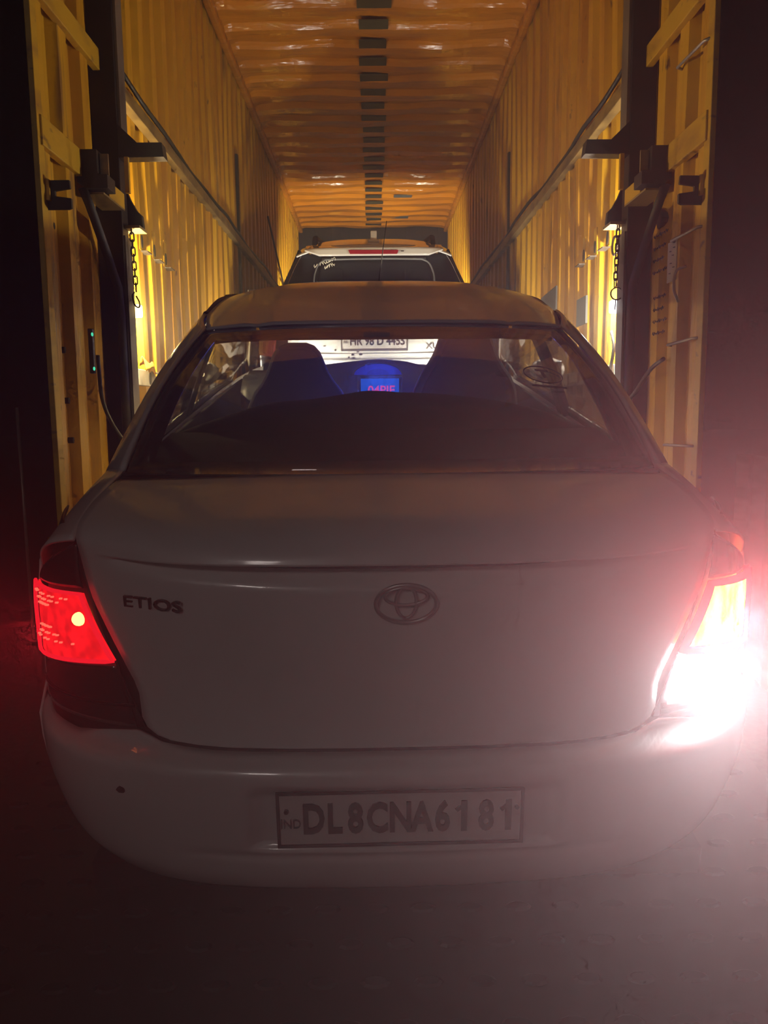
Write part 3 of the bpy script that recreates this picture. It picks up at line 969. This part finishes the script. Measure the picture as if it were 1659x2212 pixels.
for s in (-1, 1):
    A0, A1 = np.array((.672, .224, 1.0)), np.array((.656, .55, 1.066))
    B0, B1 = np.array((.808, .38, .892)), np.array((.828, 1.0, .935))
    def shoulder(u, v):
        a = A0 + (A1 - A0) * v + np.array((.010, 0, .004)) * math.sin(PI * v)
        b = B0 + (B1 - B0) * v
        p = a + (b - a) * u + np.array((.028, -.01, .022)) * math.sin(PI * u) * .8
        return (s * p[0], p[1], p[2])
    patch('quarter_shoulder', shoulder, 12, 12, 'white', CAR, .006, off=1 if s > 0 else -1)
    def cpillar(u, v):
        a = glass_edge(v) + np.array((.004, .004, 0))
        kx = crom([(.828, 1.0, .935), (.752, 1.14, 1.10), (.676, 1.29, 1.26), (.598, 1.45, 1.405)], 20)[int(round(v * 20))]
        p = a + (kx - a) * u + np.array((.024, -.010, .014)) * math.sin(PI * u) * (0.4 + .6 * (1 - v) ** .5)
        return (s * p[0], p[1], p[2])
    patch('rear_pillar', cpillar, 12, 20, 'white', CAR, .010, off=1 if s > 0 else -1)
    patch('pillar_trim', lambda u, v: (lambda p: (p[0] - s * .022, p[1] + .012, p[2] - .012))(cpillar(lerp(.04, .97, u), v)), 8, 20, 'trim', CAR, .004)
    # body side with wheel arches
    cols = []
    for th in np.linspace(1.30, PI / 2, 6):
        cols.append(('t', th))
    for yv in list(np.linspace(.60, 4.0, 70)):
        cols.append(('y', yv))
    def zbot(y):
        z = .24
        for yw in (.885, 3.435):
            d = .352 ** 2 - (y - yw) ** 2
            if d > 0:
                z = max(z, .30 + math.sqrt(d))
        return z
    def side(u, v):
        kind, val = cols[int(round(u * (len(cols) - 1)))]
        if kind == 't':
            x, yv, _ = rth(val, .6)
        else:
            yv = val
        zt = BELT(yv)
        z = lerp(zbot(yv), zt, v)
        if kind == 't':
            x, yv, _ = rth(val, z)
        else:
            x = WZ(min(z, .93)) * PLAN(yv)
        return (s * x, yv, z)
    patch('body_side', side, len(cols) - 1, 12, 'white', CAR, .006, off=-1 if s < 0 else 1)
    # inner trim below the windows
    patch('door_trim', lambda u, v: (s * (.775 * PLAN(lerp(.6, 3.3, u))), lerp(.6, 3.3, u), lerp(.25, .955, v)), 12, 3, 'trim', CAR, .02)
    # window frames: rail, centre pillar, front pillar
    patch('roof_rail', lambda u, v: (lambda y: (s * (sideX(y, RZ(y) - .045 * (1 - v)) + .004), y, RZ(y) - .045 * (1 - v)))(lerp(1.42, 2.52, u)), 24, 3, 'gloss', CAR, .012)
    patch('centre_pillar', lambda u, v: (lambda y, z: (s * sideX(y, z), y, z))(lerp(2.03, 2.16, u), lerp(.94, 1.44, v)), 3, 8, 'black', CAR, .03)
    patch('front_pillar', lambda u, v: (lambda y: (s * (RX(y) + .012 - .05 * (1 - u)), y + .02 * (1 - u), RZ(y) - .01))(lerp(2.48, 3.32, v)), 3, 16, 'white', CAR, .05)
    patch('belt_strip', lambda u, v: (lambda y: (s * (.838 * PLAN(y) - .004), y, BELT(y) - .004 + .03 * v))(lerp(1.02, 3.25, u)), 24, 1, 'black', CAR, .012)
    patch('rear_side_window', lambda u, v: (lambda y, z: (s * (sideX(y, z) - .006), y, z))(lerp(lerp(1.06, 1.45, v), 2.04, u), lerp(.95, lerp(1.40, RZ(2.0), u), v)), 12, 8, 'glass', CAR, .004)
    patch('front_side_window', lambda u, v: (lambda y: (s * (sideX(y, lerp(.955, RZ(y) - .02, v)) - .006), y, lerp(.955, max(RZ(y) - .02, .96), v)))(lerp(2.15, 3.2, u)), 14, 8, 'glass', CAR, .004)
    # quarter divider of the rear door window
    patch('window_divider', lambda u, v: (lambda y, z: (s * (sideX(y, z) - .002), y, z))(lerp(lerp(1.30, 1.52, v), lerp(1.33, 1.55, v), u), lerp(.95, 1.40, v)), 1, 8, 'black', CAR, .02)
    # mirror
    mo = empty('door_mirror', (s * .86, 3.05, 1.0), (0, 0, 0), CAR)
    patch('mirror_shell', lambda u, v: (s * (.10 + .10 * math.cos(2 * PI * u) * math.sin(PI * lerp(.02, .98, v))), -.02 + .05 * math.cos(PI * v), .02 + .07 * math.sin(2 * PI * u) * math.sin(PI * lerp(.02, .98, v))), 18, 8, 'white', mo)
    box('mirror_glass', (s * .03, -.068, -.035), (s * .17, -.060, .075), 'chrome', mo, .01)
    box('mirror_arm', (s * -.03, -.02, -.02), (s * .05, .03, .02), 'black', mo, .006)
    # wheels
    for yw in (.885, 3.435):
        wh = empty('wheel', (s * .735, yw, .30), (0, 0, 0), CAR)
        prof_ = [(.085, .19), (.09, .25), (.08, .285), (.05, .30), (-.05, .30), (-.08, .285), (-.09, .25), (-.085, .19)]
        vv, ff = [], []
        for k in range(40):
            a = 2 * PI * k / 40
            for (dx, r) in prof_:
                vv.append((s * dx, r * math.cos(a), r * math.sin(a)))
        n_ = len(prof_)
        for k in range(40):
            for i in range(n_):
                ff.append((k * n_ + i, k * n_ + (i + 1) % n_, ((k + 1) % 40) * n_ + (i + 1) % n_, ((k + 1) % 40) * n_ + i))
        pydata('tyre', vv, ff, 'rubber', wh, True)
        prism('rim', [(.19 * math.cos(2 * PI * k / 32), .19 * math.sin(2 * PI * k / 32)) for k in range(32)], 'x', s * -.07, s * .05, 'black', wh)
        for k in range(5):
            a = 2 * PI * k / 5
            sp = prism('spoke', [(-.02, .03), (.02, .03), (.032, .185), (-.032, .185)], 'x', s * .05, s * .075, 'alloy', wh)
            sp.rotation_euler = (a, 0, 0)

# windscreen, cowl, bonnet, nose
def wind_pt(u, v):
    uu = 2 * u - 1
    yc, zc = lerp(3.34, 2.50, v), lerp(1.04, 1.488, v)
    ye, ze = lerp(3.16, 2.52, v), lerp(1.075, 1.425, v)
    w = abs(uu) ** 2.2
    return (uu * lerp(.70, .60, v), lerp(yc, ye, w), lerp(zc, ze, w) + .03 * math.sin(PI * v))
patch('windscreen', wind_pt, 20, 10, 'clear', CAR, .004)
patch('bonnet', lambda u, v: ((2 * u - 1) * lerp(.74, .66, v), lerp(3.33 - .15 * abs(2 * u - 1) ** 2.2, 4.15 - .10 * abs(2 * u - 1) ** 2.5, v), lerp(1.03, .80, v ** 1.6) - .07 * abs(2 * u - 1) ** 3), 20, 14, 'white', CAR, .01)
patch('front_bumper', lambda u, v: ((2 * u - 1) * .80 * (1 - .04 * v), 4.235 - .35 * abs(2 * u - 1) ** 3 - .06 * (2 * v - 1) ** 2, lerp(.22, .80, v)), 30, 10, 'white', CAR, .01)
box('grille', (-.42, 4.17, .60), (.42, 4.245, .70), 'black', CAR, .01)
for s in (-1, 1):
    hl = empty('headlamp', (s * .60, 4.03, .70), (0, 0, 0), CAR)
    box('headlamp_shell', (-.13, -.05, -.06), (.13, .07, .08), 'clear_lens', hl, .02)
    prism('headlamp_lens', ellipse(0, 0, .055, .05, 16), 'y', .071, .078, 'head', hl)
    light('headlamp_beam', 'SPOT', (0, .11, 0), 115, (1.0, .94, .82), hl, aim=(0, 1, .0), spot_size=math.radians(150), spot_blend=1.0, shadow_soft_size=.04)
# rear lower diffuser, floor pan
box('floor_pan', (-.70, .16, .18), (.70, 3.9, .25), 'black', CAR)
box('exhaust_silencer', (.30, .16, .19), (.55, .50, .27), 'black', CAR, .03)

# --- cabin
patch('parcel_shelf', lambda u, v: ((2 * u - 1) * .70, lerp(.52, 1.22, v), lerp(1.028, 1.035, v)), 6, 4, 'trim', CAR, .02)
RS = Curve([(-.70, 1.02), (-.60, 1.055), (-.50, 1.085), (-.38, 1.118), (-.25, 1.128), (-.12, 1.146), (-.05, 1.155), (.0, 1.153), (.06, 1.148), (.14, 1.145), (.28, 1.132), (.42, 1.11), (.53, 1.085), (.62, 1.05), (.70, 1.02)])
def rseat(u, v):
    x = lerp(-.70, .70, u)
    zt = RS(x)
    if v < .5:
        t = v / .5
        return (x, 1.20 + .02 * t, lerp(.45, zt - .05, t))
    t = (v - .5) / .5
    a = t * PI
    return (x, 1.30 - .08 * math.cos(a), zt - .05 + .05 * math.sin(a)) if t < 1 else (x, 1.40, zt - .3)
patch('rear_seat_back', rseat, 56, 16, 'cloth', CAR, .02)
box('rear_seat_base', (-.68, 1.35, .35), (.68, 1.85, .50), 'cloth', CAR, .06)

def front_seat(cx, dz, s):
    st = empty('front_seat', (cx, 2.50, 0), (0, 0, 0), CAR)
    half = [(.235, .42), (.262, .62), (.262, .80), (.245, .92), (.215, .985), (.180, 1.03), (.150, 1.08), (.130, 1.13), (.112, 1.175), (.085, 1.205), (.045, 1.220)]
    pts = [(x, z + dz) for x, z in half] + [(-x, z + dz) for x, z in half[::-1]]
    b = prism('backrest', pts, 'y', -.05, .06, 'cloth', st)
    bevel(b, .03, 3)
    box('seat_base', (-.25, 0, .30), (.25, .55, .46), 'cloth', st, .05)
    return st
s1 = front_seat(-.388, 0.0, -1)
s2 = front_seat(.436, .075, 1)
tube('seat_edge_highlight', crom([(-.262, -.052, .93), (-.235, -.055, 1.01), (-.20, -.055, 1.08), (-.155, -.055, 1.155), (-.125, -.055, 1.235)], 14), .020, 'lit_edge', s2, 8)  # tan strip standing in for the lit edge of the backrest
# dashboard
DZ = Curve([(-.75, .99), (-.45, 1.035), (-.30, 1.045), (-.15, 1.06), (.01, 1.072), (.17, 1.060), (.30, 1.03), (.5, 1.02), (.75, .99)])
def dash(u, v):
    x = lerp(-.74, .74, u)
    zt = DZ(x)
    prof_ = [(2.98, .60), (2.93, .80), (2.95, .93), (3.00, zt - .03), (3.06, zt), (3.14, zt + .004), (3.25, zt - .01), (3.33, 1.0)]
    y, z = prof_[int(round(v * 7))]
    return (x, y, z)
patch('dashboard', dash, 40, 7, 'dash', CAR, .01)
# centre instrument arch
ic = empty('instrument_cluster', (.012, 2.965, 1.010), (0, 0, 0), CAR)
arc = [(.130 * math.cos(a), .060 * math.sin(a)) for a in np.linspace(0, PI, 25)]
prism('cluster_face', arc, 'y', 0, .01, 'cluster', ic)
prism('cluster_hub', [(.062 * math.cos(a), .032 * math.sin(a)) for a in np.linspace(0, PI, 17)], 'y', -.004, .002, 'cluster_dim', ic)
tube('cluster_rim', [(.133 * math.cos(a), -.004, .063 * math.sin(a)) for a in np.linspace(0, PI, 25)], .004, 'dash', ic, 6)
dsp = empty('stereo_display', (.022, 2.93, .955), (0, 0, 0), CAR)
box('display_frame', (-.122, .004, -.085), (.122, .06, .052), 'dash', dsp, .006)
box('display_panel', (-.104, 0, -.038), (.104, .006, .038), 'screen', dsp)
text('display_digits', '04PIE', .066, 'screen_text', dsp, (.008, -.003, -.026), xs=1.0, bold=.0012)
box('display_reflection', (-.104, 0, -.078), (.104, .006, -.044), 'cluster_dim', dsp)  # glowing strip painted as the screen's blue reflection below it
light('display_glow', 'AREA', (.022, 2.90, .99), 7.0, (.03, .10, 1.0), CAR, aim=(0, -1, .1), size=.15)
# steering wheel (right hand drive)
sw = empty('steering_wheel', (.40, 2.80, .90), (math.radians(65), 0, 0), CAR)
tube('wheel_rim', [(.18 * math.cos(2 * PI * k / 36), .18 * math.sin(2 * PI * k / 36), 0) for k in range(36)], .016, 'dash', sw, 8, True)
box('wheel_hub', (-.07, -.06, -.03), (.07, .06, .01), 'dash', sw, .02)
box('wheel_spoke', (-.17, -.015, -.012), (.17, .015, .004), 'dash', sw)
# roof antenna
an = empty('antenna', (.008, 2.40, 1.492), (0, 0, 0), CAR)
tube('antenna_mast', [(0, 0, 0), (.018, -.01, .13), (.038, -.02, .27)], [.0032, .0024, .0020], 'black', an, 6)
box('antenna_foot', (-.02, -.03, -.004), (.02, .03, .012), 'black', an, .006)
# window sticker on the right of the rear glass
stp = rear_glass_pt(.845, .50, .006)
stk = empty('window_sticker', stp, (0, 0, 0), CAR)
slx = math.atan2(1.386 - 1.082, 1.138 - .452)
stk.rotation_euler = (slx, .12, .16)
text('sticker_letter', 'T', .06, 'sticker', stk, (0, 0, .002), rot=(0, 0, 0), ext=.0005, bold=.002)
tube('sticker_frame', [(.056 * math.cos(2 * PI * k / 30), .044 * math.sin(2 * PI * k / 30), .001) for k in range(30)], .0016, 'sticker', stk, 6, True)
prism('sticker_base_line', [(-.05, -.066), (.05, -.066), (.05, -.058), (-.05, -.058)], 'z', 0, .0015, 'sticker', stk)


# ================================================================== SUV AHEAD
SUV = empty('suv', (-.005, 6.0, ramp_z(6.0)), (SLOPE, 0, 0))
tag(SUV, 'white suv parked ahead of the sedan, facing into the container', 'car')

UW = Curve([(.25, .80), (.4, .86), (.6, .90), (.9, .91), (1.05, .90), (1.15, .87), (1.3, .80), (1.5, .715), (1.65, .64), (1.75, .56)])
UY = Curve([(.25, .10), (.35, .03), (.5, .0), (.72, .0), (.80, .05), (.84, .09), (.95, .10), (1.05, .11), (1.15, .14), (1.25, .20), (1.45, .33), (1.62, .44), (1.75, .50)])
def urear(x, z, o=0.0):
    t = min(abs(x) / UW(z), .9999)
    return (x, UY(z) + .40 * (1 - (1 - t ** 3.4) ** (1 / 3.4)) - o, z)
def uth(th, z, o=0.0):
    s = 1 if th >= 0 else -1
    a = abs(th)
    return (s * (UW(z) * math.sin(a) ** (2 / 3.4) + o * math.sin(a)), UY(z) + .40 * (1 - max(math.cos(a), 0) ** (2 / 3.4)) - o * math.cos(a), z)
patch('tailgate', lambda u, v: urear(lerp(-.66, .66, u), lerp(.80, 1.22, v)), 30, 14, 'white2', SUV, .01)
patch('rear_bumper', lambda u, v: uth(lerp(-1.5, 1.5, u), lerp(.28, .79, v)), 40, 14, 'white2', SUV, .01)
for i, (x, z, a, b) in enumerate([(-.17, .965, .012, .007), (-.20, .945, .008, .006), (-.165, .940, .013, .007), (-.11, .966, .014, .007), (-.13, .985, .010, .004), (-.30, 1.0, .008, .008), (-.38, 1.03, .012, .004)]):
    prism('mud_spot', ellipse(x, z, a, b, 10), 'y', urear(x, z)[1] - .0035, urear(x, z)[1] + .004, 'mud', SUV)
box('tailgate_crease', (-.6, urear(0, .975)[1] - .003, .972), (.6, urear(0, .975)[1] + .01, .976), 'plate_rim', SUV)
np_ = empty('number_plate', (-.005, UY(1.05) - .012, 1.058), (0, 0, 0), SUV)
box('plate_panel', (-.245, 0, -.055), (.245, .006, .060), 'plate', np_, .003)
text('plate_lettering', 'HR 98 D 4455', .088, 'plate_ink', np_, (.022, -.0015, .004), xs=.80, bold=.0016)
text('plate_country', 'IND', .026, 'plate_rim', np_, (-.215, -.0015, .0), xs=.8)
for a, b in (((-.252, -.066), (.252, -.050)), ((-.252, .058), (.252, .066)), ((-.252, -.066), (-.243, .066)), ((.243, -.066), (.252, .066))):
    box('plate_border', (a[0], -.004, a[1]), (b[0], .004, b[1]), 'plate_rim', np_)
text('model_lettering', 'XUV', .062, 'plate_rim', SUV, (.455, urear(.45, 1.03)[1] - .006, 1.022), xs=1.15, bold=.001, rot=(PI / 2, 0, .06))
# upper tail: dark pillars, window, spoiler
patch('rear_window', lambda u, v: (lambda p: (p[0], p[1] + .006, p[2]))(urear(lerp(-1, 1, u) * lerp(.60, .47, v), lerp(1.22, 1.665, v))), 24, 12, 'suvglass', SUV, .004)
for s in (-1, 1):
    patch('rear_pillar', lambda u, v: (lambda z: (lambda p: (s * p[0], p[1] - .004, p[2]))(urear(lerp(lerp(.49, .40, v), UW(z) * .992, u), z)))(lerp(1.22, 1.690, v)), 14, 14, 'gloss', SUV, .006)
    tube('pillar_edge', [(lambda p: (s * p[0], p[1] - .012, p[2]))(urear(UW(z) * .93, z)) for z in np.linspace(1.25, 1.69, 14)], .004, 'chrome', SUV, 6)
    patch('tail_light', lambda u, v: (lambda p: (s * p[0], p[1], p[2]))(uth(lerp(.82, 1.40, u), lerp(.95, 1.25, v), .006)), 10, 10, 'lens_dark', SUV, .01)
wf = [(-.463, 1.25), (-.463, 1.50), (-.450, 1.575), (-.425, 1.625), (-.385, 1.648), (-.33, 1.656), (0, 1.66), (.33, 1.656), (.385, 1.648), (.425, 1.625), (.450, 1.575), (.463, 1.50), (.463, 1.25)]
tube('window_frame', crom([(lambda p: (p[0], p[1] - .01, p[2]))(urear(x, z)) for x, z in wf], 60), .007, 'grey_plate', SUV, 6)
# roof spoiler
def spoil(u, v):
    x = (2 * u - 1)
    ax = abs(x)
    hw = .515
    zt = 1.735 - .010 * ax ** 3
    zb_ = 1.680 + max(0, (ax - .80) / .20) * .043
    if v < .5:      # rear face
        z = lerp(zb_, zt, v / .5)
        y = .24 + .05 * ax ** 2 + .02 * (v / .5)
    else:
        t = (v - .5) / .5
        z = lerp(zt, 1.765, t)
        y = lerp(.26 + .05 * ax ** 2, .62, t)
    return (x * hw * (1 + .03 * v), y, z)
patch('roof_spoiler', spoil, 40, 8, 'white2', SUV, .012)
prism('stop_lamp', [(-.178, 1.690), (.170, 1.688), (.184, 1.716), (-.192, 1.718)], 'y', .232, .25, 'stop', SUV)
box('washer_jet', (.20, .235, 1.705), (.222, .25, 1.712), 'black', SUV)
URC = Curve([(.45, 1.756), (.9, 1.808), (1.3, 1.842), (1.8, 1.855), (2.4, 1.82)])
patch('roof', lambda u, v: (lambda y, x: (x * lerp(.60, .64, v), y, URC(y) - .075 * abs(x) ** 3.5))(lerp(.45, 2.4, v), 2 * u - 1), 30, 16, 'white2', SUV, .01)
for s in (-1, 1):
    rr = empty('roof_rail', (0, 0, 0), (0, 0, 0), SUV)
    rr['label'] = 'dark roof rail'
    prism('rail_foot', [(.78, 1.772), (.98, 1.79), (.98, 1.850), (.90, 1.846), (.82, 1.81)], 'x', s * .462, s * .50, 'black', rr, .004)
    box('rail_bar', (s * .465, .95, 1.830), (s * .495, 2.2, 1.855), 'black', rr, .006)
    prism('rail_foot', [(2.1, 1.78), (2.25, 1.77), (2.2, 1.84), (2.1, 1.84)], 'x', s * .462, s * .50, 'black', rr, .004)
    # sides
    def uside(u, v):
        y = lerp(.42, 4.2, u)
        zb_ = .30
        for yw in (.86, 3.56):
            d = .40 ** 2 - (y - yw) ** 2
            if d > 0:
                zb_ = max(zb_, .36 + math.sqrt(d))
        z = lerp(zb_, 1.12, v)
        return (s * UW(z) * (1 - .10 * max(0, (y - 3.4) / .8) ** 2), y, z)
    patch('body_side', uside, 70, 8, 'white2', SUV, .006)
    patch('side_glass', lambda u, v: (s * lerp(.88, .60, v) , lerp(lerp(.55, .70, v), lerp(3.3, 2.45, v), u), lerp(1.12, 1.735, v)), 12, 6, 'gloss', SUV, .006)
    for yw in (.86, 3.56):
        wh = empty('wheel', (s * .79, yw, .36), (0, 0, 0), SUV)
        tube('tyre', [(0, .27 * math.cos(2 * PI * k / 32), .27 * math.sin(2 * PI * k / 32)) for k in range(32)], .09, 'rubber', wh, 10, True)
        prism('rim', [(.21 * math.cos(2 * PI * k / 24), .21 * math.sin(2 * PI * k / 24)) for k in range(24)], 'x', s * -.06, s * .06, 'alloy', wh)
    hl = empty('headlamp', (s * .66, 4.24, .92), (0, 0, 0), SUV)
    box('headlamp_shell', (-.14, -.06, -.08), (.14, .05, .08), 'clear_lens', hl, .02)
    prism('headlamp_lens', ellipse(0, 0, .06, .055, 16), 'y', .051, .058, 'head', hl)
    light('headlamp_beam', 'SPOT', (0, .09, 0), 240, (1.0, .92, .68), hl, aim=(0, 1, .03), spot_size=math.radians(140), spot_blend=.9, shadow_soft_size=.04)
patch('bonnet', lambda u, v: ((2 * u - 1) * lerp(.80, .70, v), lerp(3.25, 4.2, v), lerp(1.15, 1.0, v) - .05 * abs(2 * u - 1) ** 3), 16, 8, 'white2', SUV, .01)
patch('windscreen', lambda u, v: ((2 * u - 1) * lerp(.76, .62, v), lerp(3.27, 2.4, v), lerp(1.14, 1.79, v) - .05 * abs(2 * u - 1) ** 3), 12, 8, 'suvglass', SUV, .004)
patch('front_bumper', lambda u, v: ((2 * u - 1) * .88, 4.34 - .2 * abs(2 * u - 1) ** 3, lerp(.28, 1.0, v)), 20, 6, 'white2', SUV, .01)
box('floor_pan', (-.75, .15, .25), (.75, 4.1, .35), 'black', SUV)
patch('cabin_bulkhead', lambda u, v: ((2 * u - 1) * .70, 1.0, lerp(.9, 1.50, v)), 4, 4, 'cloth', SUV, .03)
for x in (-.38, .38):
    hr = box('headrest', (x - .12, 1.0, 1.42), (x + .12, 1.08, 1.60), 'cloth', SUV, .03)
fin = prism('shark_fin', [(.79, 1.80), (1.0, 1.815), (.87, 1.886), (.84, 1.886)], 'x', -.026, .026, 'white2', SUV, .008)
box('fin_base', (-.045, .77, 1.795), (.045, 1.02, 1.815), 'white2', SUV, .006)
# white script on the upper left of the window
for k, (x0, x1, z0, z1, n) in enumerate([(-.47, -.30, 1.605, 1.665, 7), (-.385, -.31, 1.595, 1.625, 4)]):
    pts = []
    for i in range(n * 5 + 1):
        t = i / (n * 5)
        x = lerp(x0, x1, t) + .006 * math.cos(i * 1.3)
        z = lerp(z0, z1, t) + .013 * math.sin(i * 1.57)
        p = urear(x, z)
        pts.append((p[0], p[1] - .012, p[2]))
    tube('script_sticker', pts, .003, 'script', SUV, 5)
